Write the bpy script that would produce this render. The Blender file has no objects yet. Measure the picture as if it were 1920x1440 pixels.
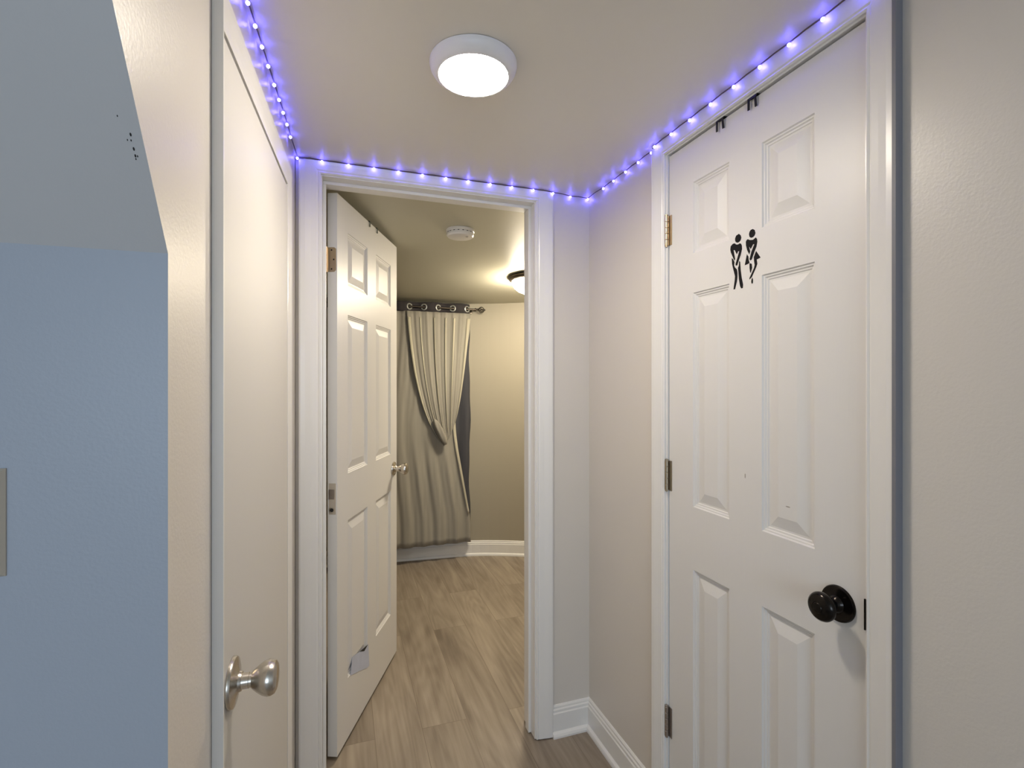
import bpy, bmesh, math, random
from mathutils import Vector, Matrix
random.seed(7)
scene = bpy.context.scene
COL = scene.collection
PI = math.pi

HALL_E = 126.0     # hall disc light
FAR_E = 118.0      # far room dome lamp
LED_E = 60.0       # tiny blue bulbs
DAY_W = 42.0       # cool daylight from behind the camera, raised as fill
EXPOSURE = 0.09

# ------------------------------------------------------------------ materials
def new_mat(name):
    m = bpy.data.materials.new(name); m.use_nodes = True
    nt = m.node_tree
    return m, nt, nt.nodes['Principled BSDF']

def paint(name, col, rough=0.45, bump=0.0, scale=220.0, stretch=None, spec=0.5, mottle=0.03, blotch=1.2):
    """Painted surface: slight colour mottling plus roller stipple / embossed grain as bump."""
    m, nt, p = new_mat(name); n = nt.nodes; l = nt.links
    p.inputs['Roughness'].default_value = rough
    p.inputs['Specular IOR Level'].default_value = spec
    tc = n.new('ShaderNodeTexCoord')
    nz = n.new('ShaderNodeTexNoise'); nz.inputs['Scale'].default_value = blotch; nz.inputs['Detail'].default_value = 4
    l.new(tc.outputs['Object'], nz.inputs['Vector'])
    rp = n.new('ShaderNodeValToRGB')
    rp.color_ramp.elements[0].color = tuple(c*(1-mottle) for c in col) + (1,)
    rp.color_ramp.elements[1].color = tuple(min(1, c*(1+mottle)) for c in col) + (1,)
    l.new(nz.outputs['Fac'], rp.inputs['Fac']); l.new(rp.outputs['Color'], p.inputs['Base Color'])
    if bump:
        mp = n.new('ShaderNodeMapping')
        if stretch: mp.inputs['Scale'].default_value = stretch
        l.new(tc.outputs['Object'], mp.inputs['Vector'])
        nb = n.new('ShaderNodeTexNoise'); nb.inputs['Scale'].default_value = scale; nb.inputs['Detail'].default_value = 3
        l.new(mp.outputs['Vector'], nb.inputs['Vector'])
        b = n.new('ShaderNodeBump'); b.inputs['Strength'].default_value = bump; b.inputs['Distance'].default_value = 0.002
        l.new(nb.outputs['Fac'], b.inputs['Height']); l.new(b.outputs['Normal'], p.inputs['Normal'])
    return m

def metal(name, col, rough=0.3, brushed=0.0, metallic=1.0):
    m, nt, p = new_mat(name); n = nt.nodes; l = nt.links
    p.inputs['Base Color'].default_value = col + (1,)
    p.inputs['Metallic'].default_value = metallic
    p.inputs['Roughness'].default_value = rough
    tc = n.new('ShaderNodeTexCoord')
    nb = n.new('ShaderNodeTexNoise'); nb.inputs['Scale'].default_value = 300
    l.new(tc.outputs['Object'], nb.inputs['Vector'])
    r = n.new('ShaderNodeMapRange'); r.inputs['To Min'].default_value = rough*0.85; r.inputs['To Max'].default_value = rough*1.2
    l.new(nb.outputs['Fac'], r.inputs['Value']); l.new(r.outputs['Result'], p.inputs['Roughness'])
    if brushed:
        b = n.new('ShaderNodeBump'); b.inputs['Strength'].default_value = brushed; b.inputs['Distance'].default_value = 0.001
        l.new(nb.outputs['Fac'], b.inputs['Height']); l.new(b.outputs['Normal'], p.inputs['Normal'])
    return m

def emit(name, col, strength):
    m, nt, p = new_mat(name)
    p.inputs['Base Color'].default_value = (.8, .8, .8, 1)
    p.inputs['Emission Color'].default_value = col + (1,)
    p.inputs['Emission Strength'].default_value = strength
    return m

def fabric(name, col, col2, scale=(60, 60, 2), rough=0.9, transl=0.0):
    m, nt, p = new_mat(name); n = nt.nodes; l = nt.links
    p.inputs['Roughness'].default_value = rough
    p.inputs['Specular IOR Level'].default_value = 0.2
    tc = n.new('ShaderNodeTexCoord'); mp = n.new('ShaderNodeMapping'); mp.inputs['Scale'].default_value = scale
    l.new(tc.outputs['Object'], mp.inputs['Vector'])
    nz = n.new('ShaderNodeTexNoise'); nz.inputs['Scale'].default_value = 1.0; nz.inputs['Detail'].default_value = 5
    l.new(mp.outputs['Vector'], nz.inputs['Vector'])
    rp = n.new('ShaderNodeValToRGB')
    rp.color_ramp.elements[0].position = .3; rp.color_ramp.elements[1].position = .7
    rp.color_ramp.elements[0].color = col + (1,); rp.color_ramp.elements[1].color = col2 + (1,)
    l.new(nz.outputs['Fac'], rp.inputs['Fac']); l.new(rp.outputs['Color'], p.inputs['Base Color'])
    return m

def plank_mat(name):
    """Grey-brown vinyl planks running along Y, staggered, with stretched oak grain."""
    m, nt, p = new_mat(name); n = nt.nodes; l = nt.links
    tc = n.new('ShaderNodeTexCoord')
    mp = n.new('ShaderNodeMapping'); mp.inputs['Rotation'].default_value = (0, 0, PI/2)
    mp.inputs['Location'].default_value = (0.30, 0.06, 0)
    l.new(tc.outputs['Object'], mp.inputs['Vector'])
    br = n.new('ShaderNodeTexBrick'); br.offset = 0.37; br.offset_frequency = 2; br.squash = 1
    br.inputs['Scale'].default_value = 1.0
    br.inputs['Brick Width'].default_value = 1.22; br.inputs['Row Height'].default_value = 0.18
    br.inputs['Mortar Size'].default_value = 0.0012; br.inputs['Mortar Smooth'].default_value = 0.3
    br.inputs['Color1'].default_value = (0, 0, 0, 1); br.inputs['Color2'].default_value = (1, 1, 1, 1)
    br.inputs['Mortar'].default_value = (.5, .5, .5, 1)
    l.new(mp.outputs['Vector'], br.inputs['Vector'])
    # per-plank random offset for the grain
    sep = n.new('ShaderNodeSeparateColor'); l.new(br.outputs['Color'], sep.inputs['Color'])
    cmb = n.new('ShaderNodeCombineXYZ')
    mu = n.new('ShaderNodeMath'); mu.operation = 'MULTIPLY'; mu.inputs[1].default_value = 17.0
    l.new(sep.outputs['Red'], mu.inputs[0]); l.new(mu.outputs[0], cmb.inputs['X']); l.new(mu.outputs[0], cmb.inputs['Z'])
    add = n.new('ShaderNodeVectorMath'); add.operation = 'ADD'
    l.new(tc.outputs['Object'], add.inputs[0]); l.new(cmb.outputs[0], add.inputs[1])
    # fine streaks
    m1 = n.new('ShaderNodeMapping'); m1.inputs['Scale'].default_value = (42, 1.6, 1); l.new(add.outputs[0], m1.inputs['Vector'])
    g1 = n.new('ShaderNodeTexNoise'); g1.inputs['Scale'].default_value = 1; g1.inputs['Detail'].default_value = 6; g1.inputs['Roughness'].default_value = .65
    l.new(m1.outputs[0], g1.inputs['Vector'])
    # broad cloudy bands
    m2 = n.new('ShaderNodeMapping'); m2.inputs['Scale'].default_value = (8, 1.6, 1); l.new(add.outputs[0], m2.inputs['Vector'])
    g2 = n.new('ShaderNodeTexNoise'); g2.inputs['Scale'].default_value = 1; g2.inputs['Detail'].default_value = 4; g2.inputs['Distortion'].default_value = .6
    l.new(m2.outputs[0], g2.inputs['Vector'])
    # cathedral arches: contour lines of a stretched noise field
    m3 = n.new('ShaderNodeMapping'); m3.inputs['Scale'].default_value = (6.5, .75, 1); l.new(add.outputs[0], m3.inputs['Vector'])
    g3 = n.new('ShaderNodeTexNoise'); g3.inputs['Scale'].default_value = 1; g3.inputs['Detail'].default_value = 1.5
    l.new(m3.outputs[0], g3.inputs['Vector'])
    mm = n.new('ShaderNodeMath'); mm.operation = 'MULTIPLY'; mm.inputs[1].default_value = 95.0; l.new(g3.outputs['Fac'], mm.inputs[0])
    ms = n.new('ShaderNodeMath'); ms.operation = 'SINE'; l.new(mm.outputs[0], ms.inputs[0])
    w = n.new('ShaderNodeMapRange'); w.inputs['From Min'].default_value = -1; l.new(ms.outputs[0], w.inputs['Value'])
    a1 = n.new('ShaderNodeMath'); a1.operation = 'MULTIPLY_ADD'; a1.inputs[1].default_value = .36
    l.new(g1.outputs['Fac'], a1.inputs[0])
    a2 = n.new('ShaderNodeMath'); a2.operation = 'MULTIPLY_ADD'; a2.inputs[1].default_value = .58
    l.new(g2.outputs['Fac'], a2.inputs[0])
    a3 = n.new('ShaderNodeMath'); a3.operation = 'MULTIPLY'; a3.inputs[1].default_value = .055
    l.new(w.outputs['Result'], a3.inputs[0]); l.new(a3.outputs[0], a2.inputs[2]); l.new(a2.outputs[0], a1.inputs[2])
    a4 = n.new('ShaderNodeMath'); a4.operation = 'MULTIPLY_ADD'; a4.inputs[1].default_value = .07
    l.new(sep.outputs['Red'], a4.inputs[0]); l.new(a1.outputs[0], a4.inputs[2])
    rp = n.new('ShaderNodeValToRGB'); e = rp.color_ramp.elements
    e[0].position = .34; e[0].color = FLOOR_DARK + (1,)
    e[1].position = .72; e[1].color = FLOOR_LIGHT + (1,)
    l.new(a4.outputs[0], rp.inputs['Fac'])
    mx = n.new('ShaderNodeMix'); mx.data_type = 'RGBA'; mx.blend_type = 'MULTIPLY'
    mx.inputs['B'].default_value = (.66, .63, .6, 1)
    l.new(br.outputs['Fac'], mx.inputs['Factor']); l.new(rp.outputs['Color'], mx.inputs['A'])
    l.new(mx.outputs['Result'], p.inputs['Base Color'])
    p.inputs['Roughness'].default_value = .52
    b = n.new('ShaderNodeBump'); b.inputs['Strength'].default_value = .12; b.inputs['Distance'].default_value = .001
    l.new(g1.outputs['Fac'], b.inputs['Height']); l.new(b.outputs['Normal'], p.inputs['Normal'])
    return m

FLOOR_DARK = (.165, .130, .098); FLOOR_LIGHT = (.40, .335, .262)
M = {}
M['wall'] = paint('greige_wall_paint', (.68, .64, .59), .42, .10, 260)
M['wall_gloss'] = paint('greige_wall_paint_orange_peel', (.68, .64, .59), .36, .16, 190)
M['blue'] = paint('blue_grey_wall_paint', (.43, .465, .53), .40, .12, 230, mottle=.04, blotch=2.5)
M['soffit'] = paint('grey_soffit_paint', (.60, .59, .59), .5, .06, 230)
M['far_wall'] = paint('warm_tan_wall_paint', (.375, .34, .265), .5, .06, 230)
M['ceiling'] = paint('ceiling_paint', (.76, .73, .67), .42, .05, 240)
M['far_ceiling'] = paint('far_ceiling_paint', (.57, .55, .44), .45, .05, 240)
M['trim'] = paint('white_trim_gloss', (.80, .79, .77), .28, .02, 60, mottle=.015)
M['door'] = paint('white_door_paint', (.75, .737, .72), .40, .10, 3.0, (55, 55, 3.0), mottle=.015)
M['slab'] = paint('cream_door_paint', (.615, .60, .575), .5, .03, 120, mottle=.015)
M['floor'] = plank_mat('vinyl_plank')
M['nickel'] = metal('satin_nickel', (.62, .58, .52), .24, .02)
M['brass'] = metal('antique_brass', (.62, .50, .34), .32)
M['bronze_hinge'] = metal('worn_bronze_hinge', (.42, .36, .27), .38)
M['steel_hinge'] = metal('dull_nickel_hinge', (.42, .38, .35), .36)
M['bronze'] = metal('oil_rubbed_bronze', (.022, .019, .017), .18, metallic=.85)
M['black_metal'] = metal('black_hook_steel', (.02, .02, .02), .35, metallic=.6)
M['dark_hole'] = paint('dark_hole', (.02, .018, .016), .8)
M['green_metal'] = metal('dark_green_hook_steel', (.03, .05, .035), .4, metallic=.4)
M['vinyl'] = paint('black_vinyl', (.008, .007, .007), .6, spec=.15)
M['vinyl_white'] = paint('white_vinyl_line', (.62, .61, .60), .5)
M['paper'] = paint('bluish_paper', (.56, .60, .74), .7, .05, 90, mottle=.12, blotch=18)
M['plastic'] = paint('white_plastic', (.78, .76, .74), .35, 0)
M['almond'] = paint('almond_plate_plastic', (.50, .44, .36), .35, 0)
M['wire'] = paint('dark_wire_insulation', (.10, .07, .06), .5)
M['rim'] = paint('white_lamp_rim', (.80, .79, .80), .4)
M['diffuser'] = emit('warm_led_diffuser', (1.0, .90, .76), HALL_E)
M['far_glass'] = emit('frosted_lamp_glass', (1.0, .87, .66), FAR_E)
M['led'] = emit('blue_led', (.10, .085, 1.0), LED_E)
M['far_rim'] = metal('dark_lamp_rim', (.16, .13, .10), .4)
M['sheer'] = fabric('taupe_sheer', (.285, .268, .232), (.36, .335, .285), (30, 30, 1.2))
M['pale_sheer'] = fabric('pale_sheer', (.46, .43, .33), (.54, .50, .39), (30, 30, 1.2))
M['backing'] = fabric('charcoal_blackout', (.055, .055, .064), (.075, .075, .085), (30, 30, 2))
M['header'] = fabric('dark_curtain_header', (.040, .036, .038), (.054, .048, .05), (30, 30, 2))
M['grommet'] = metal('pale_grommet_ring', (.62, .62, .58), .35, metallic=.7)
M['rod'] = metal('dark_rod_steel', (.10, .085, .07), .38)
M['outside'] = emit('rear_daylight', (.62, .80, 1.0), 6.0)
M['side_shade'] = paint('casing_side_shade', (.20, .20, .225), .5)  # shade on the casing side, put in as dark colour
M['smudge'] = paint('grey_smudge', (.40, .37, .34), .6)

# ------------------------------------------------------------------ mesh building
class MB:
    def __init__(self): self.v = []; self.f = []; self.s = []
    def add(self, verts, faces, smooth=False):
        o = len(self.v); self.v += [tuple(v) for v in verts]
        self.f += [tuple(i+o for i in f) for f in faces]; self.s += [smooth]*len(faces)
        return self
    def box(self, x0, x1, y0, y1, z0, z1, xf=None):
        vs = [(x, y, z) for z in (z0, z1) for y in (y0, y1) for x in (x0, x1)]
        if xf: vs = [xf(*v) for v in vs]
        return self.add(vs, [(0, 2, 3, 1), (4, 5, 7, 6), (0, 1, 5, 4), (2, 6, 7, 3), (0, 4, 6, 2), (1, 3, 7, 5)])
    def loft(self, a, b):
        """closed solid between two matching polygons"""
        n = len(a)
        return self.add(list(a)+list(b), [tuple(range(n))[::-1], tuple(range(n, 2*n))] + [(i, (i+1) % n, n+(i+1) % n, n+i) for i in range(n)])
    def sweep(self, rings, smooth=False, closed=True, cap=True):
        n = len(rings[0]); vs = [p for r in rings for p in r]; fs = []
        for k in range(len(rings)-1):
            for i in range(n if closed else n-1):
                j = (i+1) % n
                fs.append((k*n+i, k*n+j, (k+1)*n+j, (k+1)*n+i))
        self.add(vs, fs, smooth)
        if cap and closed:
            o = len(self.v)-len(vs)
            self.f += [tuple(o+i for i in range(n))[::-1], tuple(o+(len(rings)-1)*n+i for i in range(n))]; self.s += [False, False]
        return self
    def lathe(self, prof, seg=40, xf=None, smooth=True, cap=True):
        """prof: (radius, height) along local z"""
        rings = []
        for r, h in prof:
            ring = [(r*math.cos(2*PI*i/seg), r*math.sin(2*PI*i/seg), h) for i in range(seg)]
            rings.append([xf(*p) for p in ring] if xf else ring)
        return self.sweep(rings, smooth, True, cap)
    def tube(self, pts, r, seg=8, smooth=True):
        pts = [Vector(p) for p in pts]; rings = []
        for i, p in enumerate(pts):
            t = (pts[min(i+1, len(pts)-1)]-pts[max(i-1, 0)]).normalized()
            u = t.cross(Vector((0, 0, 1)))
            if u.length < 1e-3: u = t.cross(Vector((1, 0, 0)))
            u.normalize(); w = t.cross(u)
            rings.append([tuple(p+u*r*math.cos(2*PI*k/seg)+w*r*math.sin(2*PI*k/seg)) for k in range(seg)])
        return self.sweep(rings, smooth)
    def torus(self, c, nrm, R, r, seg=28, ss=8):
        c = Vector(c); nrm = Vector(nrm).normalized()
        u = nrm.cross(Vector((0, 0, 1))).normalized(); w = nrm.cross(u); vs = []; fs = []
        for i in range(seg):
            a = 2*PI*i/seg; d = u*math.cos(a)+w*math.sin(a)
            for j in range(ss):
                b = 2*PI*j/ss; vs.append(tuple(c+d*(R+r*math.cos(b))+nrm*r*math.sin(b)))
        for i in range(seg):
            for j in range(ss):
                fs.append((i*ss+j, i*ss+(j+1) % ss, ((i+1) % seg)*ss+(j+1) % ss, ((i+1) % seg)*ss+j))
        return self.add(vs, fs, True)
    def grid(self, fn, nu, nv, smooth=True):
        vs = [fn(i/nu, j/nv) for j in range(nv+1) for i in range(nu+1)]
        fs = [(j*(nu+1)+i, j*(nu+1)+i+1, (j+1)*(nu+1)+i+1, (j+1)*(nu+1)+i) for j in range(nv) for i in range(nu)]
        return self.add(vs, fs, smooth)
    def build(self, name, mat, parent=None, merge=True, bevel=0.0, solid=0.0):
        me = bpy.data.meshes.new(name)
        me.from_pydata([Vector(v) for v in self.v], [], self.f)
        me.polygons.foreach_set('use_smooth', self.s)
        me.materials.append(M[mat] if isinstance(mat, str) else mat)
        bm = bmesh.new(); bm.from_mesh(me)
        if merge: bmesh.ops.remove_doubles(bm, verts=bm.verts, dist=1e-5)
        bmesh.ops.recalc_face_normals(bm, faces=bm.faces)
        for e in bm.edges:
            if len(e.link_faces) == 2 and e.calc_face_angle(0) > .6: e.smooth = False
        bm.to_mesh(me); bm.free(); me.update()
        o = bpy.data.objects.new(name, me); COL.objects.link(o)
        if parent is not None:
            o.parent = parent
            bpy.context.view_layer.update()
            o.matrix_parent_inverse = parent.matrix_world.inverted()
        if bevel:
            b = o.modifiers.new('bevel', 'BEVEL'); b.width = bevel; b.segments = 2; b.limit_method = 'ANGLE'; b.angle_limit = math.radians(40)
        if solid:
            s = o.modifiers.new('thickness', 'SOLIDIFY'); s.thickness = solid; s.offset = 0
        return o

def tag(o, label=None, cat=None, group=None, kind=None):
    if label: o['label'] = label
    if cat: o['category'] = cat
    if group: o['group'] = group
    if kind: o['kind'] = kind
    return o
def empty(name, loc, rot=(0, 0, 0)):
    o = bpy.data.objects.new(name, None); COL.objects.link(o)
    o.location = loc; o.rotation_euler = rot; o.empty_display_size = .05
    bpy.context.view_layer.update()
    return o
def struct(o, label, cat):
    return tag(o, label, cat, kind='structure')

# ------------------------------------------------------------------ dimensions (metres)
CEIL = 2.10
YB, YB2 = 1.770, 1.885          # back wall: hall face, far face
XR, XN = 0.930, 0.9300           # right wall of the hall, right wall of the near room
CORNER_Y = 0.709                # outside corner where the stair wall meets the hall wall
LATCH_Y = 0.6062                 # near edge of the right door casing
KL = 0.0527
def W(y, off=0.0): return -0.145 - KL*(1.761-y) + off     # left hall wall runs slightly askew
def WP(off, y, z): return (W(y, off), y, z)

# ------------------------------------------------------------------ room shell
mb = MB(); mb.box(-2.3, 2.4, -3.2, 4.2, -.08, 0)
struct(mb.build('floor', 'floor'), 'grey brown wood plank floor running through the hall and far room', 'floor')

mb = MB(); mb.box(-2.3, 1.6, -3.2, YB2-.001, CEIL, CEIL+.08)
struct(mb.build('ceiling', 'ceiling'), 'low beige painted hall ceiling above the blue light string', 'ceiling')
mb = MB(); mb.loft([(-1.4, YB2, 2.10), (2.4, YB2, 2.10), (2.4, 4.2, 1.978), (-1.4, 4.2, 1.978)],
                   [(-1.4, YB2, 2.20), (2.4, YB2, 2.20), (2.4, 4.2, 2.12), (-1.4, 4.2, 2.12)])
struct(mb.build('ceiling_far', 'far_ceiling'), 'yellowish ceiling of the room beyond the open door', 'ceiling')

# left hall wall with the end cut to the slope of the stair underside
S0, S1 = (.709, 1.519), (.329, 2.10)         # outer slope line (y, z)
T0, T1 = (.759, 1.534), (.389, 2.10)         # the same 50 mm inside
D1N, D1F, D1T = 0.884, 1.518, 1.918          # closet door opening
mb = MB()
mb.loft([WP(0, .709, 0), WP(0, D1N, 0), WP(0, D1N, CEIL), WP(0, S1[0], CEIL), WP(0, *S0)],
        [WP(-.05, .759, 0), WP(-.05, D1N, 0), WP(-.05, D1N, CEIL), WP(-.05, T1[0], CEIL), WP(-.05, *T0)])
mb.loft([WP(0, D1N, D1T), WP(0, D1F, D1T), WP(0, D1F, CEIL), WP(0, D1N, CEIL)],
        [WP(-.05, D1N, D1T), WP(-.05, D1F, D1T), WP(-.05, D1F, CEIL), WP(-.05, D1N, CEIL)])
mb.loft([WP(0, D1F, 0), WP(0, YB2, 0), WP(0, YB2, CEIL), WP(0, D1F, CEIL)],
        [WP(-.05, D1F, 0), WP(-.05, YB2, 0), WP(-.05, YB2, CEIL), WP(-.05, D1F, CEIL)])
struct(mb.build('wall_left', 'wall_gloss', merge=False), 'beige left hall wall with slanted upper edge beside the cream door', 'wall')

# blue wall under the stairs and the sloped underside of the stairs
mb = MB()
xo, xi = W(.709), W(.759, -.05)
mb.loft([(-2.2, .709, 0), (xo, .709, 0), (xo, .709, 1.519), (-2.2, .709, 1.505)],
        [(-2.2, .759, 0), (xi, .759, 0), (xi, .759, 1.534), (-2.2, .759, 1.520)])
struct(mb.build('wall_stair', 'blue'), 'blue grey wall under the stairs at left', 'wall')
mb = MB()
mb.loft([(-2.2, .709, 1.505), (xo, .709, 1.519), (W(.329), .329, CEIL), (-2.2, .329, CEIL-.014)],
        [(-2.2, .759, 1.520), (xi, .759, 1.534), (W(.389, -.05), .389, CEIL), (-2.2, .389, CEIL)])
st = struct(mb.build('ceiling_stair', 'soffit'), 'dark grey sloping underside of the stairs above the blue wall', 'ceiling')
# small dents in the soffit paint near the corner
def on_soffit(x, y):
    k = (.709-y)/.38
    return Vector((x, y, 1.519+k*.581))
mb = MB(); nn = Vector((0, -.837, -.547))
for x, y, r in ((-0.2232, 0.6287, 0.0007), (-0.2146, 0.6378, 0.0013), (-0.2185, 0.641, 0.0007), (-0.2152, 0.641, 0.0008), (-0.2143, 0.6456, 0.0013), (-0.2141, 0.6494, 0.0012), (-0.2121, 0.6495, 0.0008), (-0.2142, 0.6512, 0.0008)):
    c = on_soffit(x, y)
    t1 = Vector((1, 0, 0)); t2 = nn.cross(t1)
    ring = [c+nn*.0003+t1*r*.7*math.cos(a)+t2*r*1.5*math.sin(a) for a in [2*PI*i/8 for i in range(8)]]
    mb.loft([tuple(p-nn*.0006) for p in ring], [tuple(p) for p in ring])
tag(mb.build('paint_chip', 'dark_hole', st), 'small dark paint chips')

# back wall with the doorway
OX0, OX1, OT = -0.062, 0.697, 2.052          # clear opening inside the jambs
JT = 0.018
mb = MB()
mb.box(W(1.80, .0), OX0-JT, YB, YB2, 0, CEIL)
mb.box(OX1+JT, XR, YB, YB2, 0, CEIL)
mb.box(OX0-JT, OX1+JT, YB, YB2, OT+JT, CEIL)
struct(mb.build('wall_back', 'wall'), 'beige back wall of the hall around the open doorway', 'wall')

# right wall with the bathroom doorway
B0, B1, BT = 0.668, 1.267, 2.049             # clear opening inside the jambs
mb = MB()
mb.box(XR, XR+.11, B1+JT, YB2, 0, CEIL)
mb.box(XR, XR+.11, LATCH_Y+.006, B0-JT, 0, CEIL)
mb.box(XR, XR+.11, B0-JT, B1+JT, BT+JT, CEIL)
struct(mb.build('wall_right', 'wall'), 'beige right hall wall between the corner and the bathroom door', 'wall')
mb = MB(); mb.box(XN, XN+.084, -3.1, LATCH_Y+.004, 0, CEIL)
struct(mb.build('wall_right_near', 'wall_gloss'), 'glossy beige wall at right of the bathroom door casing', 'wall')

mb = MB(); mb.box(XR-.0176, XN+.001, LATCH_Y-.0030, LATCH_Y+.0035, 0, CEIL)  # thin dark strip stands in for shade on the casing's outer side
struct(mb.build('shade_strip', 'side_shade'), 'dark strip over the outer side of the bathroom door casing, shade put in as colour', 'trim')

# room behind the camera, unseen, with a window added to carry the daylight
mb = MB(); mb.box(-2.3, -2.2, -3.1, .759, 0, CEIL)
struct(mb.build('wall_left_near', 'wall'), 'beige side wall of the near room', 'wall')
WX0, WX1, WZ0, WZ1 = -1.7, .5, .75, 1.95
mb = MB()
mb.box(-2.3, WX0, -3.2, -3.1, 0, CEIL); mb.box(WX1, XN+.084, -3.2, -3.1, 0, CEIL)
mb.box(WX0, WX1, -3.2, -3.1, 0, WZ0); mb.box(WX0, WX1, -3.2, -3.1, WZ1, CEIL)
struct(mb.build('wall_rear', 'wall'), 'beige rear wall with an added window opening behind the viewpoint', 'wall')
mb = MB()
for a in ((WX0, WX0+.05, WZ0, WZ1), (WX1-.05, WX1, WZ0, WZ1), (WX0+.05, WX1-.05, WZ0, WZ0+.05), (WX0+.05, WX1-.05, WZ1-.05, WZ1), (-.62, -.58, WZ0+.05, WZ1-.05)):
    mb.box(a[0], a[1], -3.17, -3.12, a[2], a[3])
wf = struct(mb.build('added_window', 'trim', merge=False), 'white window frame added in the unseen rear wall as a source for the daylight', 'window')

# far room
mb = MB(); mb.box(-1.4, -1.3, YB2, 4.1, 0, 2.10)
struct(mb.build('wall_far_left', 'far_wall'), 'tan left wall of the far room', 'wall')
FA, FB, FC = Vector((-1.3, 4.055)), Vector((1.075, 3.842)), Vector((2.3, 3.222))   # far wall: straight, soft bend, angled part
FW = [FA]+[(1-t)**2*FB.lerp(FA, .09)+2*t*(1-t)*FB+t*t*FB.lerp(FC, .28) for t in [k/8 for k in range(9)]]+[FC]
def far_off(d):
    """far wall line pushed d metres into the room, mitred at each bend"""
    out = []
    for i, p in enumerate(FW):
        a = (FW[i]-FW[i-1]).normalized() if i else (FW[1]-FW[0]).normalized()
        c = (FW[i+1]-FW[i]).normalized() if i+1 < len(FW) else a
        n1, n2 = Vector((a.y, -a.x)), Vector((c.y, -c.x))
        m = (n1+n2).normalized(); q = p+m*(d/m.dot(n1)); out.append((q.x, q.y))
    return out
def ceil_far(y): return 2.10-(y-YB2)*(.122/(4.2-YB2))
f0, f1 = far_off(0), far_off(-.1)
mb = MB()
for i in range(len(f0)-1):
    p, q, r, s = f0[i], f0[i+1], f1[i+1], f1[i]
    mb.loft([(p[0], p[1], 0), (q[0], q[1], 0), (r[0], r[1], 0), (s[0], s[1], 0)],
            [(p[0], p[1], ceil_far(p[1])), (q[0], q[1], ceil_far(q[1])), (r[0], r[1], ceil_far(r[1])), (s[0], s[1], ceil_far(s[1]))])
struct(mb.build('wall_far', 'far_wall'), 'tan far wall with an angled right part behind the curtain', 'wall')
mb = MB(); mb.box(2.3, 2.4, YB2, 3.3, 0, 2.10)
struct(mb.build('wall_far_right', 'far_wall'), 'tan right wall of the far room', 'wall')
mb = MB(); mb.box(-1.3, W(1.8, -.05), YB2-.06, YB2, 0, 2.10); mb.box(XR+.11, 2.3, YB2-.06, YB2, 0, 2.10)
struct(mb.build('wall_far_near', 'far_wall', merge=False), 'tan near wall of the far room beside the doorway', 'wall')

# baseboards with shoe moulding
PROF = [(0, 0), (.024, 0), (.024, .007), (.021, .015), (.015, .020), (.013, .022), (.013, .088), (.010, .092), (.010, .101), (.0065, .105), (.0065, .112), (.003, .117), (0, .118)]
def sweep_profile(path_fn):
    """path_fn(d) gives the plan points of the wall line pushed d into the room"""
    cols = [[(x, y, z) for (x, y) in path_fn(d)] for d, z in PROF]
    n = len(cols[0]); rings = [[cols[k][i] for k in range(len(PROF))] for i in range(n)]
    return rings
mb = MB(); mb.sweep(sweep_profile(lambda d: [(.766, YB-d), (XR-d, YB-d)]), closed=True)
struct(mb.build('baseboard_back', 'trim'), 'white baseboard on the back wall right of the open doorway', 'baseboard')
mb = MB(); mb.sweep(sweep_profile(lambda d: [(XR-d, YB-d), (XR-d, 1.339)]), closed=True)
struct(mb.build('baseboard_right', 'trim'), 'white baseboard on the right wall leading to the bathroom door', 'baseboard')
mb = MB(); mb.sweep(sweep_profile(lambda d: [p for p in far_off(d+.0005)]), closed=True)
struct(mb.build('baseboard_far', 'trim'), 'white baseboard under the curtain in the far room', 'baseboard')

# ------------------------------------------------------------------ casings and jambs
CAS = [(0, 0), (0, .010), (.004, .013), (.010, .0145), (.020, .0150), (.034, .0145), (.046, .0125), (.052, .0105), (.055, .0115), (.060, .0105), (.064, .008), (.067, 0)]
# profile: (distance outward from opening, thickness off the wall); thick outer edge
CAS = [(0, 0), (0, .007), (.004, .010), (.009, .0085), (.013, .0105), (.030, .0125), (.048, .0155), (.062, .0165), (.067, .0145), (.067, 0)]
def casing(mb, pt, a0, a1, ztop, head_max, sides=(True, True), width=1.0, z0=0.0):
    """pt(along, off, z) -> world; opening from a0 to a1 (a0<a1), mitred head cut by the ceiling at head_max"""
    w = [(d*width, t) for d, t in CAS]
    if sides[0]: mb.sweep([[pt(a0-d, t, z0) for d, t in w], [pt(a0-d, t, min(ztop+d, head_max)) for d, t in w]])
    if sides[1]: mb.sweep([[pt(a1+d, t, z0) for d, t in w], [pt(a1+d, t, min(ztop+d, head_max)) for d, t in w]])
    mb.sweep([[pt(a0-(d if sides[0] else 0), t, min(ztop+d, head_max)) for d, t in w], [pt(a1+(d if sides[1] else 0), t, min(ztop+d, head_max)) for d, t in w]])

# open doorway in the back wall
frame = MB()
frame.box(OX0-JT, OX0, YB-.001, YB2, 0, OT+JT); frame.box(OX1, OX1+JT, YB-.001, YB2, 0.004, OT+JT); frame.box(OX0, OX1, YB-.001, YB2, OT, OT+JT)
tr = struct(frame.build('trim_1', 'trim', merge=False), 'white door frame of the open doorway at the end of the hall', 'door frame')
c = MB(); casing(c, lambda a, t, z: (a, YB-t, z), OX0-.004, OX1+.004, OT+.004, CEIL-.004, z0=.005)
c.build('casing', 'trim', tr, merge=False)
s = MB()
s.box(OX0, OX0+.011, YB+.038, YB+.073, .004, OT-.011); s.box(OX1-.011, OX1, YB+.038, YB+.073, .004, OT-.011); s.box(OX0, OX1, YB+.038, YB+.073, OT-.011, OT)
s.build('door_stop', 'trim', tr, merge=False, bevel=.0015)

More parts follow.
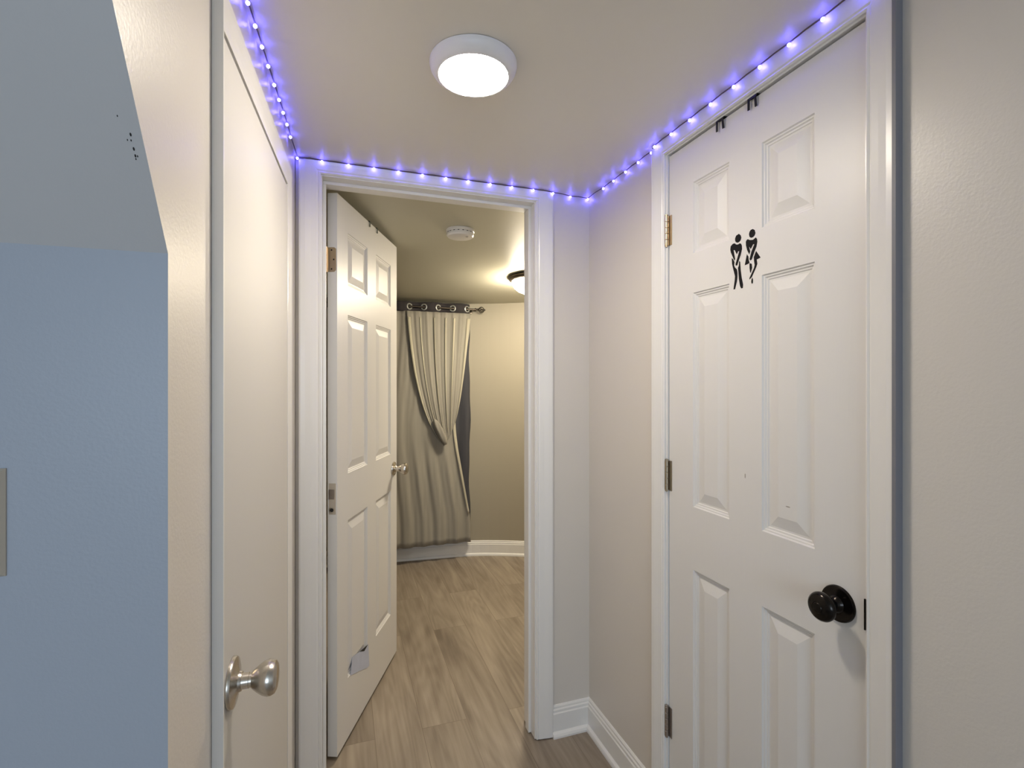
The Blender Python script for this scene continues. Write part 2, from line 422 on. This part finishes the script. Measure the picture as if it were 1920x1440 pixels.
# bathroom doorway in the right wall
frame = MB()
frame.box(XR-.001, XR+.11, B1, B1+JT, 0, BT+JT); frame.box(XR-.001, XR+.11, B0-JT, B0, 0, BT+JT); frame.box(XR-.001, XR+.11, B0, B1, BT, BT+JT)
tr2 = struct(frame.build('trim_2', 'trim', merge=False), 'white door frame around the bathroom door', 'door frame')
c = MB(); casing(c, lambda a, t, z: (XR-t, a, z), B0-.006, B1+.006, BT+.004, CEIL-.004, width=.85)
c.build('casing', 'trim', tr2, merge=False)
s = MB(); s.box(XR+.042, XR+.075, B1-.011, B1, 0, BT); s.box(XR+.042, XR+.075, B0, B0+.011, 0, BT); s.box(XR+.042, XR+.075, B0+.011, B1-.011, BT-.011, BT)
s.build('door_stop', 'trim', tr2, merge=False)
s = MB(); s.box(XR-.0035, XR+.03, B0-.0015, B0+.0012, .899, .957)
tag(s.build('strike_plate', 'bronze', tr2), 'dark latch strike beside the black knob')

# head and far casing over the cream closet door
HO = 0.0005
tr3 = MB()
w = [(0, 0), (0, .0142), (.003, .0150), (.016, .0142), (.030, .0146), (.050, .0162), (.064, .0165), (.067, .0145), (.067, 0)]
def LP(a, t, z): return WP(HO+t, a, z)
HT = D1T+.001
tr3.sweep([[LP(D1N, t, HT+d) for d, t in w], [LP(D1F+d, t, HT+d) for d, t in w]])
tr3.sweep([[LP(D1F+d, t, 0) for d, t in w], [LP(D1F+d, t, HT+d) for d, t in w]])
tr3.box(HO, HO+.0160, D1N-.004, D1N+.0005, 0, CEIL-.001, lambda o, y, z: WP(o, y, z))
struct(tr3.build('trim_3', 'trim', merge=False), 'white casing along the top and edges of the cream closet door', 'door frame')

# ------------------------------------------------------------------ doors
def panel_door(mb, w, h, t, stile, panel, rows, xf):
    """six-panel slab: front face y=0 (towards -y), back y=t; rows = [(z0, z1)...]"""
    xs = [0, stile, stile+panel, w-stile-panel, w-stile, w]
    zs = [0]
    for a, b in rows: zs += [a, b]
    zs.append(h)
    rel = [(0, 0), (.0025, .0035), (.0055, .0038), (.0080, .0065), (.0115, .0068), (.0135, .0088), (.0175, .0088), (.044, .0020)]
    for side in (0, 1):
        def P(x, z, d): return xf(x, d if side == 0 else t-d, z)
        for i in range(5):
            for j in range(len(zs)-1):
                x0, x1, z0, z1 = xs[i], xs[i+1], zs[j], zs[j+1]
                if i in (1, 3) and j % 2 == 1:
                    rings = [[P(x0+e, z0+e, d), P(x1-e, z0+e, d), P(x1-e, z1-e, d), P(x0+e, z1-e, d)] for e, d in rel]
                    o = len(mb.v)
                    vs = [p for r in rings for p in r]; fs = []
                    for k in range(len(rings)-1):
                        for q in range(4):
                            fs.append((k*4+q, k*4+(q+1) % 4, (k+1)*4+(q+1) % 4, (k+1)*4+q))
                    kk = (len(rings)-1)*4; fs.append((kk, kk+1, kk+2, kk+3))
                    mb.add(vs, fs)
                else:
                    mb.add([P(x0, z0, 0), P(x1, z0, 0), P(x1, z1, 0), P(x0, z1, 0)], [(0, 1, 2, 3)])
    for i in range(5):
        for z in (0, h):
            mb.add([xf(xs[i], 0, z), xf(xs[i+1], 0, z), xf(xs[i+1], t, z), xf(xs[i], t, z)], [(0, 1, 2, 3)])
    for j in range(len(zs)-1):
        for x in (0, w):
            mb.add([xf(x, 0, zs[j]), xf(x, 0, zs[j+1]), xf(x, t, zs[j+1]), xf(x, t, zs[j])], [(0, 1, 2, 3)])

def axis_xf(c, n):
    """lathe axis along n from point c"""
    c = Vector(c); n = Vector(n).normalized(); u = n.cross(Vector((0, 0, 1))).normalized(); v = n.cross(u)
    return lambda x, y, z: tuple(c+u*x+v*y+n*z)

# -- cream flat closet door on the left (slightly proud of the wall)
d1 = MB(); d1.box(-.021, .014, .8865, 1.513, .012, 1.911, lambda o, y, z: WP(o, y, z))
d1 = struct(d1.build('door_1', 'slab', bevel=.0012), 'flat cream closet door on the left with satin nickel knob', 'door')
kc = WP(.0142, .936, .862); kn = Vector((1, -KL, 0)).normalized()
xf = axis_xf(kc, kn)
k = MB().lathe([(.013, .010), (.0125, .022), (.0125, .027), (.0118, .0275), (.0118, .0315), (.0135, .032), (.0155, .034), (.021, .041), (.0262, .049), (.0285, .056), (.0282, .062), (.0255, .0675), (.020, .0705), (.010, .072), (.002, .0722)], 48, xf).build('door_knob', 'nickel', d1)
MB().lathe([(.0405, 0), (.0405, .0035), (.039, .006), (.034, .0075), (.022, .0095), (.0165, .012), (.0150, .016), (.013, .0165)], 48, xf).build('rosette', 'nickel', k)
tag(k, 'satin nickel knob')

# -- open six-panel door in the far room
ROWS = [(.226, .826), (1.003, 1.604), (1.715, 1.915)]
P2 = Vector((-.016, 1.897, 0)); D2 = Vector((.387, .922, 0)).normalized(); N2 = Vector((D2.y, -D2.x, 0))
Z2 = .018
def X2(x, y, z): return tuple(P2+D2*x-N2*y+Vector((0, 0, z+Z2)))
mb = MB(); panel_door(mb, .715, 2.030, .035, .097, .208, ROWS, X2)
d2 = struct(mb.build('door_2', 'door'), 'white six panel door standing open into the far room', 'door')
# hinge leaf and old latch plate on the edge facing the hall
def edge(mb, y0, y1, z0, z1, x=-.0012): mb.box(x, .0005, y0, y1, z0, z1, X2)
def hinge_leaf(zc, mat, name, parent):
    h = MB(); pts = []
    for yy, zz in ((.0385, -.044), (.010, -.044), (.0035, -.038), (.0035, .038), (.010, .044), (.0385, .044)): pts.append((yy, zc+zz))
    h.loft([X2(-.0016, y, z) for y, z in pts], [X2(.0003, y, z) for y, z in pts])
    o = h.build(name, mat, parent)
    for yy, zz in ((.020, .034), (.012, .0), (.020, -.034)):
        MB().lathe([(.0030, 0), (.0030, .0006)], 10, axis_xf(X2(-.0016, yy, zc+zz), -D2), smooth=False).build('screw', 'dark_hole', o)
    k = MB(); k.tube([X2(-.004, .0395, zc-.046), X2(-.004, .0395, zc+.046)], .0055, 12); k.build('knuckle', mat, o)
    return o
tag(hinge_leaf(1.79, 'brass', 'hinge', d2), 'brass hinge leaf with three screws')
m = MB(); edge(m, .005, .030, .872, .984, -.0008); lp = m.build('latch_plate', 'almond', d2)
tag(lp, 'painted latch plate with a round hole')
m = MB(); m.box(-.0014, -.0006, .010, .031, .927, .962, X2); m.build('insert', 'steel_hinge', lp)
m = MB(); m.lathe([(.0105, 0), (.0105, .0012), (.0072, .0013)], 20, axis_xf(X2(-.0006, .0195, .888), -D2)); m.build('latch_ring', 'nickel', lp)
m = MB(); m.lathe([(.0068, 0), (.0068, .0016)], 20, axis_xf(X2(-.0006, .0195, .888), -D2)); m.build('latch_hole', 'dark_hole', lp)
xf = axis_xf(X2(.662, 0, .925), N2)
k = MB().lathe([(.013, .010), (.0125, .022), (.0125, .027), (.0135, .032), (.0155, .034), (.021, .041), (.0262, .049), (.0285, .056), (.0282, .062), (.0255, .0675), (.020, .0705), (.002, .0722)], 40, xf).build('door_knob', 'nickel', d2)
MB().lathe([(.034, 0), (.034, .0035), (.0325, .006), (.028, .0075), (.020, .0095), (.0150, .014), (.013, .0165)], 40, xf).build('rosette', 'nickel', k)
tag(k, 'satin nickel knob')

# -- bathroom door on the right
XD = .934
def X3(x, y, z): return (XD+y, 1.2645-x, z+.012)
mb = MB(); panel_door(mb, .5930, 2.032, .035, .1065, .138, ROWS, X3)
d3 = struct(mb.build('door_3', 'door'), 'white six panel bathroom door with two black restroom figures', 'door')
xf = axis_xf((XD, .725, .924), (-1, 0, 0))
k = MB().lathe([(.0105, .008), (.0095, .020), (.0110, .026), (.0165, .030), (.0235, .0345), (.0275, .0405), (.0282, .046), (.0265, .0505), (.0225, .0545), (.0215, .0548), (.0185, .0562), (.0110, .0582), (.0102, .0578), (.0092, .0590), (.0040, .0600), (.001, .0602)], 48, xf).build('door_knob', 'bronze', d3)
MB().lathe([(.0355, 0), (.0355, .003), (.034, .0055), (.029, .0065), (.0275, .006), (.017, .0085), (.0145, .013), (.0105, .016)], 48, xf).build('rosette', 'bronze', k)
tag(k, 'glossy black bronze knob')
def knuckle_hinge(zc, mat, lab):
    h = MB(); x, y = XD-.0075, 1.2675
    for i in range(5):
        z0 = zc-.0445+i*.0178; h.lathe([(.0050, z0+.0004), (.0058, z0+.0012), (.0058, z0+.0166), (.0050, z0+.0174)], 14, lambda a, b, c: (x+a, y+b, c))
    o = h.build('hinge', mat, d3, merge=False)
    p = MB(); p.lathe([(.0042, zc-.048), (.0042, zc+.0455), (.0055, zc+.046), (.0055, zc+.0485), (.002, zc+.0495)], 12, lambda a, b, c: (x+a, y+b, c)); p.build('hinge_pin', mat, o)
    l = MB()
    l.box(XD-.0022, XD-.0002, 1.2515, 1.2640, zc-.0445, zc+.0445); l.build('leaf', mat, o)
    tag(o, lab)
knuckle_hinge(1.821, 'brass', 'shiny brass hinge')
knuckle_hinge(1.085, 'bronze_hinge', 'dull bronze hinge')
knuckle_hinge(.344, 'steel_hinge', 'dull nickel hinge')
m = MB()
for (y, z, a, b) in ((.8455, 1.0875, .006, .0015), (.967, 1.135, .0018, .006)):
    q = [(XD+.0018, y+a*math.cos(t), z+b*math.sin(t)) for t in [2*PI*i/14 for i in range(14)]] if a > b else [(XD-.0001, y+a*math.cos(t), z+b*math.sin(t)) for t in [2*PI*i/14 for i in range(14)]]
    m.loft(q, [(p[0]+.0004, p[1], p[2]) for p in q])
m.build('smudge', 'smudge', d3, merge=False)

# ------------------------------------------------------------------ restroom figures on the bathroom door
DECAL = {
 'mhead': [(0.987,1.7332),(0.9812,1.7279),(0.9792,1.7215),(0.9812,1.7161),(0.986,1.7128),(0.9919,1.7124),(0.9978,1.716),(0.9998,1.7212),(0.9992,1.7263),(0.9958,1.7313)],
 'mtorso': [(1.0068,1.7139),(1.0008,1.7133),(0.9964,1.7092),(0.9899,1.7075),(0.9841,1.7089),(0.9802,1.7071),(0.9773,1.7012),(0.9769,1.6931),(0.9812,1.6795),(0.988,1.6664),(0.9925,1.6557),(0.9978,1.6569),(0.9978,1.6613),(0.9919,1.6747),(0.986,1.6895),(0.9899,1.6905),(0.9938,1.6841),(1.0008,1.6962),(1.0048,1.6972),(0.9998,1.6737),(1.0018,1.6697),(1.0139,1.6936),(1.0159,1.7016),(1.0145,1.7095)],
 'mlegL': [(1.0108,1.6785),(1.0068,1.6753),(1.0018,1.6667),(1.0032,1.6581),(0.9998,1.6521),(0.9938,1.6464),(0.9919,1.6378),(0.9919,1.626),(0.9938,1.616),(0.9998,1.5979),(1.0048,1.598),(1.0038,1.6045),(1.0008,1.6204),(0.9998,1.6306),(1.0068,1.6529),(1.0098,1.6641)],
 'mlegR': [(0.986,1.666),(0.9831,1.6624),(0.9812,1.6414),(0.9783,1.6232),(0.9735,1.6048),(0.9744,1.5962),(0.9792,1.5959),(0.9831,1.6022),(0.987,1.6206),(0.9885,1.6371),(0.9899,1.6492),(0.987,1.6544)],
 'whead': [(0.9427,1.7323),(0.9372,1.7282),(0.9349,1.7204),(0.9372,1.7154),(0.9418,1.7125),(0.9482,1.7125),(0.9528,1.7162),(0.9546,1.7232),(0.9528,1.7284),(0.9491,1.7319)],
 'wtorso': [(0.9583,1.7121),(0.9546,1.7096),(0.9491,1.7074),(0.9418,1.7061),(0.9336,1.7095),(0.9301,1.705),(0.9292,1.6977),(0.9318,1.6871),(0.9381,1.676),(0.9463,1.6595),(0.9509,1.6585),(0.9528,1.6625),(0.9472,1.6783),(0.9381,1.6944),(0.9418,1.6954),(0.9491,1.6859),(0.9528,1.6912),(0.9546,1.6931),(0.9509,1.6807),(0.9537,1.6742),(0.9602,1.6859),(0.964,1.6984),(0.9644,1.7072),(0.9621,1.7109)],
 'wskL': [(0.9612,1.676),(0.9565,1.6691),(0.9556,1.6603),(0.9528,1.6539),(0.9565,1.6519),(0.9678,1.6508)],
 'wskR': [(0.9327,1.6768),(0.9194,1.658),(0.9309,1.6562),(0.9292,1.6456),(0.9327,1.638),(0.9454,1.618),(0.9528,1.6126),(0.9531,1.616),(0.9454,1.628),(0.939,1.638),(0.9372,1.6446),(0.939,1.655),(0.9399,1.6637)],
 'wlegL': [(0.9528,1.6525),(0.9463,1.6495),(0.945,1.6393),(0.9491,1.6287),(0.9509,1.6291),(0.9528,1.641)],
 'wfoot': [(0.9445,1.6164),(0.9421,1.6102),(0.9427,1.6025),(0.9458,1.6012),(0.9476,1.6056),(0.9469,1.6111)],
}

def figure(names, lines, label):
    e = MB()
    for n in names:
        q = DECAL[n]
        e.loft([(XD-.0006, y, z) for y, z in q], [(XD-.0001, y, z) for y, z in q])
    o = e.build('restroom_sticker', 'vinyl', merge=False)
    tag(o, label, 'sticker', 'restroom figures on the bathroom door')
    return o
figure(('mhead', 'mtorso', 'mlegL', 'mlegR'), (), 'black standing man figure sticker, hands crossed, nearest the door hinges')
figure(('whead', 'wtorso', 'wskL', 'wskR', 'wlegL', 'wfoot'), (), 'black skirted woman figure sticker, legs crossed, nearest the black knob side')

# ------------------------------------------------------------------ over-door hooks
def hook(pt, mat, label, drop=.026, gap=.020):
    """pt(s, d, z): s along the door, d out from the front face, z up; a bent strap over the door top ending in two prongs"""
    e = MB(); th = .0011
    def strap(path, hw, s0):
        r = []
        for i, (d, z) in enumerate(path):
            a = Vector(path[max(i-1, 0)]); c = Vector(path[min(i+1, len(path)-1)]); t = (c-a).normalized(); n = Vector((-t.y, t.x))*th
            r.append([pt(s0-hw, d+n.x, z+n.y), pt(s0+hw, d+n.x, z+n.y), pt(s0+hw, d-n.x, z-n.y), pt(s0-hw, d-n.x, z-n.y)])
        e.sweep(r)
    strap([(-.034, 0), (-.034, .0035), (-.004, .0035), (.004, .0035), (.0065, .0015), (.0070, -.003)], gap*.5+.0035, 0)
    strap([(.0070, -.003), (.0070, -drop)], .0028, gap*.5)
    strap([(.0070, -.003), (.0045, -drop)], .0028, -gap*.5)
    return tag(e.build('over_door_hook', mat), label, 'hook', 'over the door hooks')
def H3(y0): return lambda s, d, z: (XD-d, y0+s, 2.0448+z)
hook(H3(1.046), 'black_metal', 'black metal hook over the bathroom door top, nearer the door hinges')
hook(H3(.939), 'black_metal', 'black metal hook over the bathroom door top, nearer the knob side')
def H2(s0): return lambda s, d, z: X2(s0+s, -d*.55 if d > 0 else -d, 2.030+z)
hook(H2(.325), 'green_metal', 'small dark hook over the open door, nearer its hinges', .02, .002)
hook(H2(.418), 'green_metal', 'small dark hook over the open door, nearer its free edge', .02, .002)

# ------------------------------------------------------------------ paper scrap on the open door
pp = [(0.12, 0.241), (0.138, 0.302), (0.197, 0.286), (0.209, 0.283), (0.311, 0.261), (0.324, 0.164), (0.298, 0.169), (0.209, 0.207)]
m = MB()
m.loft([X2(s, -.0012, z-Z2) for s, z in pp], [X2(s, -.0004, z-Z2) for s, z in pp])
pa = tag(m.build('paper_scrap', 'paper'), 'small bluish paper scrap stuck low on the open white door', 'paper')
m = MB(); q = [(0.215, 0.282), (0.305, 0.263), (0.264, 0.257)]
m.loft([X2(s, -.0018, z-Z2) for s, z in q], [X2(s, -.0013, z-Z2) for s, z in q])
tag(m.build('dark_corner', 'dark_hole', pa), 'dark torn corner')

# ------------------------------------------------------------------ switch plate on the blue wall
m = MB()
def plate(x0, x1, z0, z1): return [[(x0+e, .709-d, z0+e) , (x1-e, .709-d, z0+e), (x1-e, .709-d, z1-e), (x0+e, .709-d, z1-e)] for e, d in ((0, 0), (0, .002), (.004, .0058), (.007, .0062))]
m.sweep(plate(-.472, -.3545, 1.146, 1.266))
sp = tag(m.build('switch_plate', 'almond'), 'almond light switch plate on the blue wall at the left edge', 'switch plate')
for x in (-.436, -.390):
    m = MB(); m.box(x-.005, x+.005, .695, .7032, 1.199, 1.211); m.build('toggle', 'plastic', sp)
    for z in (1.176, 1.236): MB().lathe([(.003, 0), (.003, .0008)], 10, axis_xf((x, .7029, z), (0, -1, 0))).build('screw', 'steel_hinge', sp)

# ------------------------------------------------------------------ lamps
def ceiling_lamp(loc, label):
    e = empty('ceiling_light', loc)
    return tag(e, label, 'ceiling light')
hl = ceiling_lamp((.288, 1.117, CEIL), 'round white disc light glowing on the hall ceiling')
xf = lambda x, y, z: (.288+x, 1.117+y, CEIL-z)
MB().lathe([(.060, .001), (.1005, .001), (.1005, .006), (.0985, .014), (.094, .021), (.088, .0265), (.0835, .029), (.0805, .0295), (.0795, .028), (.0795, .022)], 64, xf).build('rim', 'rim', hl)
MB().lathe([(.0790, .022), (.0790, .0288), (.0775, .0296), (.068, .0308), (.045, .0318), (.020, .0322), (.001, .0323)], 64, xf).build('diffuser', 'diffuser', hl)

FLX, FLY = 1.155, 2.96
FLZ = ceil_far(FLY)
fl = ceiling_lamp((FLX, FLY, FLZ), 'dome lamp with dark rim on the far room ceiling, half behind the door frame')
xf = lambda x, y, z: (FLX+x, FLY+y, FLZ-z)
MB().lathe([(.05, .004), (.158, .004), (.160, .012), (.152, .024), (.138, .032), (.134, .032)], 56, xf).build('rim', 'far_rim', fl)
MB().lathe([(.136, .028), (.134, .045), (.122, .068), (.098, .090), (.062, .106), (.030, .112), (.001, .113)], 56, xf).build('glass_shade', 'far_glass', fl)
MB().lathe([(.009, .110), (.009, .118), (.004, .124), (.001, .125)], 16, xf).build('finial', 'far_rim', fl)

SX, SY = .525, 2.285
sz = ceil_far(SY)
sd = tag(empty('smoke_detector', (SX, SY, sz)), 'round white smoke detector on the far room ceiling', 'smoke detector')
xf = lambda x, y, z: (SX+x, SY+y, sz+.002-z)
MB().lathe([(.066, 0), (.066, .010), (.063, .013)], 40, xf).build('base', 'plastic', sd)
b = MB().lathe([(.063, .013), (.060, .0135), (.060, .017), (.0635, .0175), (.0635, .026), (.058, .033), (.044, .0365), (.001, .0375)], 40, xf); b.build('cover', 'plastic', sd)
m = MB()
for i in range(18):
    a = 2*PI*i/18; m.box(-.0035, .0035, .0600, .0612, .0138, .0168, lambda x, y, z, a=a: xf(x*math.cos(a)-y*math.sin(a), x*math.sin(a)+y*math.cos(a), z))
m.build('vent_slots', 'dark_hole', sd, merge=False)
MB().lathe([(.006, .036), (.006, .0385), (.001, .039)], 14, lambda x, y, z: xf(x+.025, y-.03, z-.0005)).build('test_button', 'smudge', sd)

# ------------------------------------------------------------------ blue light string along the ceiling corner
LZ = 2.0885
LL = [.93, .995, 1.063, 1.127, 1.192, 1.260, 1.334, 1.400, 1.463, 1.526, 1.600, 1.742]
LB = [-.062, .021, .103, .185, .267, .350, .432, .514, .598, .683, .764, .842, .918]
LR = [1.640, 1.567, 1.487, 1.410, 1.337, 1.300, 1.219, 1.138, 1.056, .975, .895, .816, .737, .655]
bul = [(W(y, .0115 if y < 1.6 else .010), y, LZ) for y in LL]
bul += [(x, YB-(.0215 if x < .765 else .010), LZ+(.002 if x < .7 else 0)) for x in LB]
bul += [(XR-(.010 if y > 1.315 else .0235), y, LZ-.002) for y in LR]
sl = tag(empty('string_light', (W(1.74, .01), 1.74, 2.09)), 'string of tiny blue lights along the hall ceiling edge', 'string lights')
path = []
for i, p in enumerate(bul):
    path.append((p[0], p[1], p[2]+.0042))
    if i+1 < len(bul):
        q = bul[i+1]
        if i == 11: path.append((W(1.755, .008), 1.755, LZ+.005))
        path.append(((p[0]+q[0])/2, (p[1]+q[1])/2, max(p[2], q[2])+.0058))
MB().tube(path, .0016, 6).build('wire', 'wire', sl)
bm0 = MB().lathe([(.0004, -.0042), (.0022, -.0036), (.0036, -.0018), (.0040, 0), (.0036, .0018), (.0022, .0032), (.0006, .0036)], 12)
b0 = None
for p in bul:
    if b0 is None:
        b0 = bm0.build('bulb', 'led', sl); o = b0
    else:
        o = b0.copy(); COL.objects.link(o)
    o.location = p

# ------------------------------------------------------------------ curtain and rod in the far room
CY = 3.775
cr = tag(empty('curtain_rod', (.2, CY, 1.942)), 'dark curtain rod with a caged ball end on the far wall', 'curtain rod')
def xt(x): return 1.942
MB().tube([(-.9, CY, 1.942), (.985, CY, 1.942)], .0085, 12).build('rod', 'rod', cr)
m = MB(); m.lathe([(.0085, .0), (.0125, .002), (.0125, .008), (.007, .012), (.006, .022), (.009, .026), (.006, .030)], 16, axis_xf((.985, CY, 1.942), (1, 0, 0)))
for i in range(6):
    a = 2*PI*i/6+.3; pts = []
    for kk in range(9):
        t = kk/8; r = .024*math.sin(PI*t)**.8; tw = a+1.6*t
        pts.append((1.013+.05*t, CY+r*math.cos(tw), 1.942+r*math.sin(tw)))
    m.tube(pts, .0026, 6)
m.lathe([(.006, 0), (.006, .006), (.002, .010)], 12, axis_xf((1.061, CY, 1.942), (1, 0, 0)))
m.build('finial', 'rod', cr, merge=False)
m = MB(); m.tube([(.968, CY, 1.936), (.968, 3.855, 1.930)], .006, 8); m.lathe([(.022, 0), (.022, .006), (.012, .010)], 16, axis_xf((.968, 3.851, 1.930), (0, -1, 0)))
m.build('bracket', 'rod', cr, merge=False)

cu = tag(empty('curtain', (.6, CY, .135)), 'grey taupe sheer curtain tied in a swag over dark lining in the far room', 'curtain')
GX = [.480, .587, .697, .808, .922]
def hy(x): return CY+.017*math.sin(2*PI*(x-.476)/.2215)
CX0, CX1 = -.10, .944
m = MB(); m.grid(lambda u, v: (CX0+(CX1-CX0)*u, hy(CX0+(CX1-CX0)*u), 1.980-.075*v+.002*math.sin(9*u)), 96, 3)
m.build('header_band', 'header', cu, solid=.002)
for g in GX:
    sl_ = .017*2*PI/.2215*math.cos(2*PI*(g-.476)/.2215)
    m = MB(); n = Vector((sl_, -1, 0)).normalized()
    m.torus((g, hy(g)-.001, 1.942), n, .0205, .0052); m.build('grommet', 'grommet', cu)
    m = MB(); m.lathe([(.0165, .0), (.0165, .0022)], 20, axis_xf(Vector((g, hy(g), 1.942)), n)); m.build('grommet_hole', 'dark_hole', cu)
# dark lining
def redge(z): return .950+.006*math.sin(z*7.0)+.003*math.sin(z*19)
def lining(u, v):
    z = 1.905-1.770*v; x = CX0+(redge(z)-CX0)*u
    return (x, CY+.022+.010*math.sin(2*PI*9*u+.8*math.sin(3*v)), z)
m = MB(); m.grid(lining, 120, 30); m.build('lining', 'backing', cu, solid=.0015)
# long sheer panel, pulled in at the tie and flaring below it
RE = [(1.905, .945), (1.80, .945), (1.72, .931), (1.40, .880), (1.06, .826), (.96, .834), (.86, .847), (.55, .902), (.34, .940), (.20, .946), (.13, .946)]
def interp(tab, z):
    for (z0, a), (z1, b) in zip(tab, tab[1:]):
        if z1 <= z <= z0: return a+(b-a)*(z0-z)/(z0-z1)
    return tab[-1][1]
def sheer(u, v):
    z = 1.905-1.770*v; r = interp(RE, z); x = CX0+(r-CX0)*u
    k = min(1, abs(z-1.0)/.35)
    a = .003+.006*k*(1 if z < 1 else .4)
    y = CY-.012+a*math.sin(2*PI*8.5*u+1.1)+.002*math.sin(2*PI*21*u)*k
    return (x, y, z)
m = MB(); m.grid(sheer, 200, 40); m.build('sheer_panel', 'sheer', cu, solid=.001)
# swag gathered to the tie
def bez(a, b, c, t): return tuple((1-t)**2*p+2*t*(1-t)*q+t*t*r for p, q, r in zip(a, b, c))
def swag_xz(u, t):
    a = (.455+.488*u, 1.905)
    c = (.505+.37*u, 1.12+.10*u)
    d = (.735+.085*u**1.6, .893+.165*u**2.2)
    return bez(a, c, d, t)
def swag(u, t):
    x, z = swag_xz(u, t)
    f = (1-t)**.7
    y = CY-.026-.020*math.sin(PI*min(1, t))**1.2*(.4+.6*math.sin(PI*u))-(.0015+.0030*f)*math.sin(2*PI*7*u+.6)-.0012*math.sin(2*PI*17*u)
    return (x, y, z)
m = MB(); m.grid(swag, 160, 36); m.build('swag', 'sheer', cu, solid=.001)
# pale gathered hems that show as light strands
def strand(u0, du, t0=0.0, t1=1.0):
    def fn(a, b):
        t = t0+(t1-t0)*b; u = u0+du*(a-.5)*(1-.55*t)
        x, y, z = swag(min(1, max(0, u)), t)
        return (x, y-.0045-.003*math.sin(PI*a), z)
    return fn
for u0, du, t1 in ((.025, .055, 1.0), (.20, .022, .9), (.42, .018, .9), (.60, .022, .9), (.74, .03, .95), (.975, .05, 1.0)):
    m = MB(); m.grid(strand(u0, du, .03, t1), 6, 36); m.build('hem', 'pale_sheer', cu, solid=.001)
def hem2(a, b):
    z = 1.06-.70*b; x, y, zz = sheer(1, (1.905-z)/1.77)
    return (x-.024*a*(1-.4*b)-.001, y-.005-.003*math.sin(PI*a), z)
m = MB(); m.grid(hem2, 5, 30); m.build('hem', 'pale_sheer', cu, solid=.001)
# bulging tie
def tie(u, v):
    th = 2*PI*u; ph = PI*v
    r = math.sin(ph); k = 1+.10*math.sin(5*th)
    lx, ly, lz = .040*r*math.cos(th)*k, .030*r*math.sin(th)*k, .105*math.cos(ph)
    a = .38
    return (.700+lx*math.cos(a)-lz*math.sin(-a)*-1, CY-.062+ly, 1.000+lx*math.sin(a)*-1+lz*math.cos(a))
m = MB(); m.grid(tie, 30, 18); m.build('tieback', 'sheer', cu)

# ------------------------------------------------------------------ daylight and camera
ld = bpy.data.lights.new('rear_daylight', 'AREA'); ld.shape = 'RECTANGLE'; ld.size = 2.0; ld.size_y = 1.1  # area lamp for daylight at the added window, also fills the hall
ld.energy = DAY_W; ld.color = (.66, .82, 1.0)
lo = bpy.data.objects.new('rear_daylight', ld); COL.objects.link(lo)
lo.location = (-.6, -3.11, 1.35); lo.rotation_euler = (PI/2, 0, 0)

wd = bpy.data.worlds.new('world'); scene.world = wd; wd.use_nodes = True
wd.node_tree.nodes['Background'].inputs['Color'].default_value = (.60, .75, 1.0, 1)
wd.node_tree.nodes['Background'].inputs['Strength'].default_value = .3

cam = bpy.data.cameras.new('camera'); cam.sensor_width = 36; cam.lens = 36*932.5/1920; cam.clip_start = .02
co = bpy.data.objects.new('camera', cam); COL.objects.link(co)
co.location = (0, 0, 1.36); co.rotation_euler = (PI/2, 0, -math.atan(319/932.5))
scene.camera = co

scene.view_settings.view_transform = 'Standard'; scene.view_settings.look = 'None'
scene.view_settings.gamma = 1; scene.view_settings.use_curve_mapping = False
scene.view_settings.exposure = EXPOSURE
scene.cycles.caustics_reflective = False; scene.cycles.caustics_refractive = False
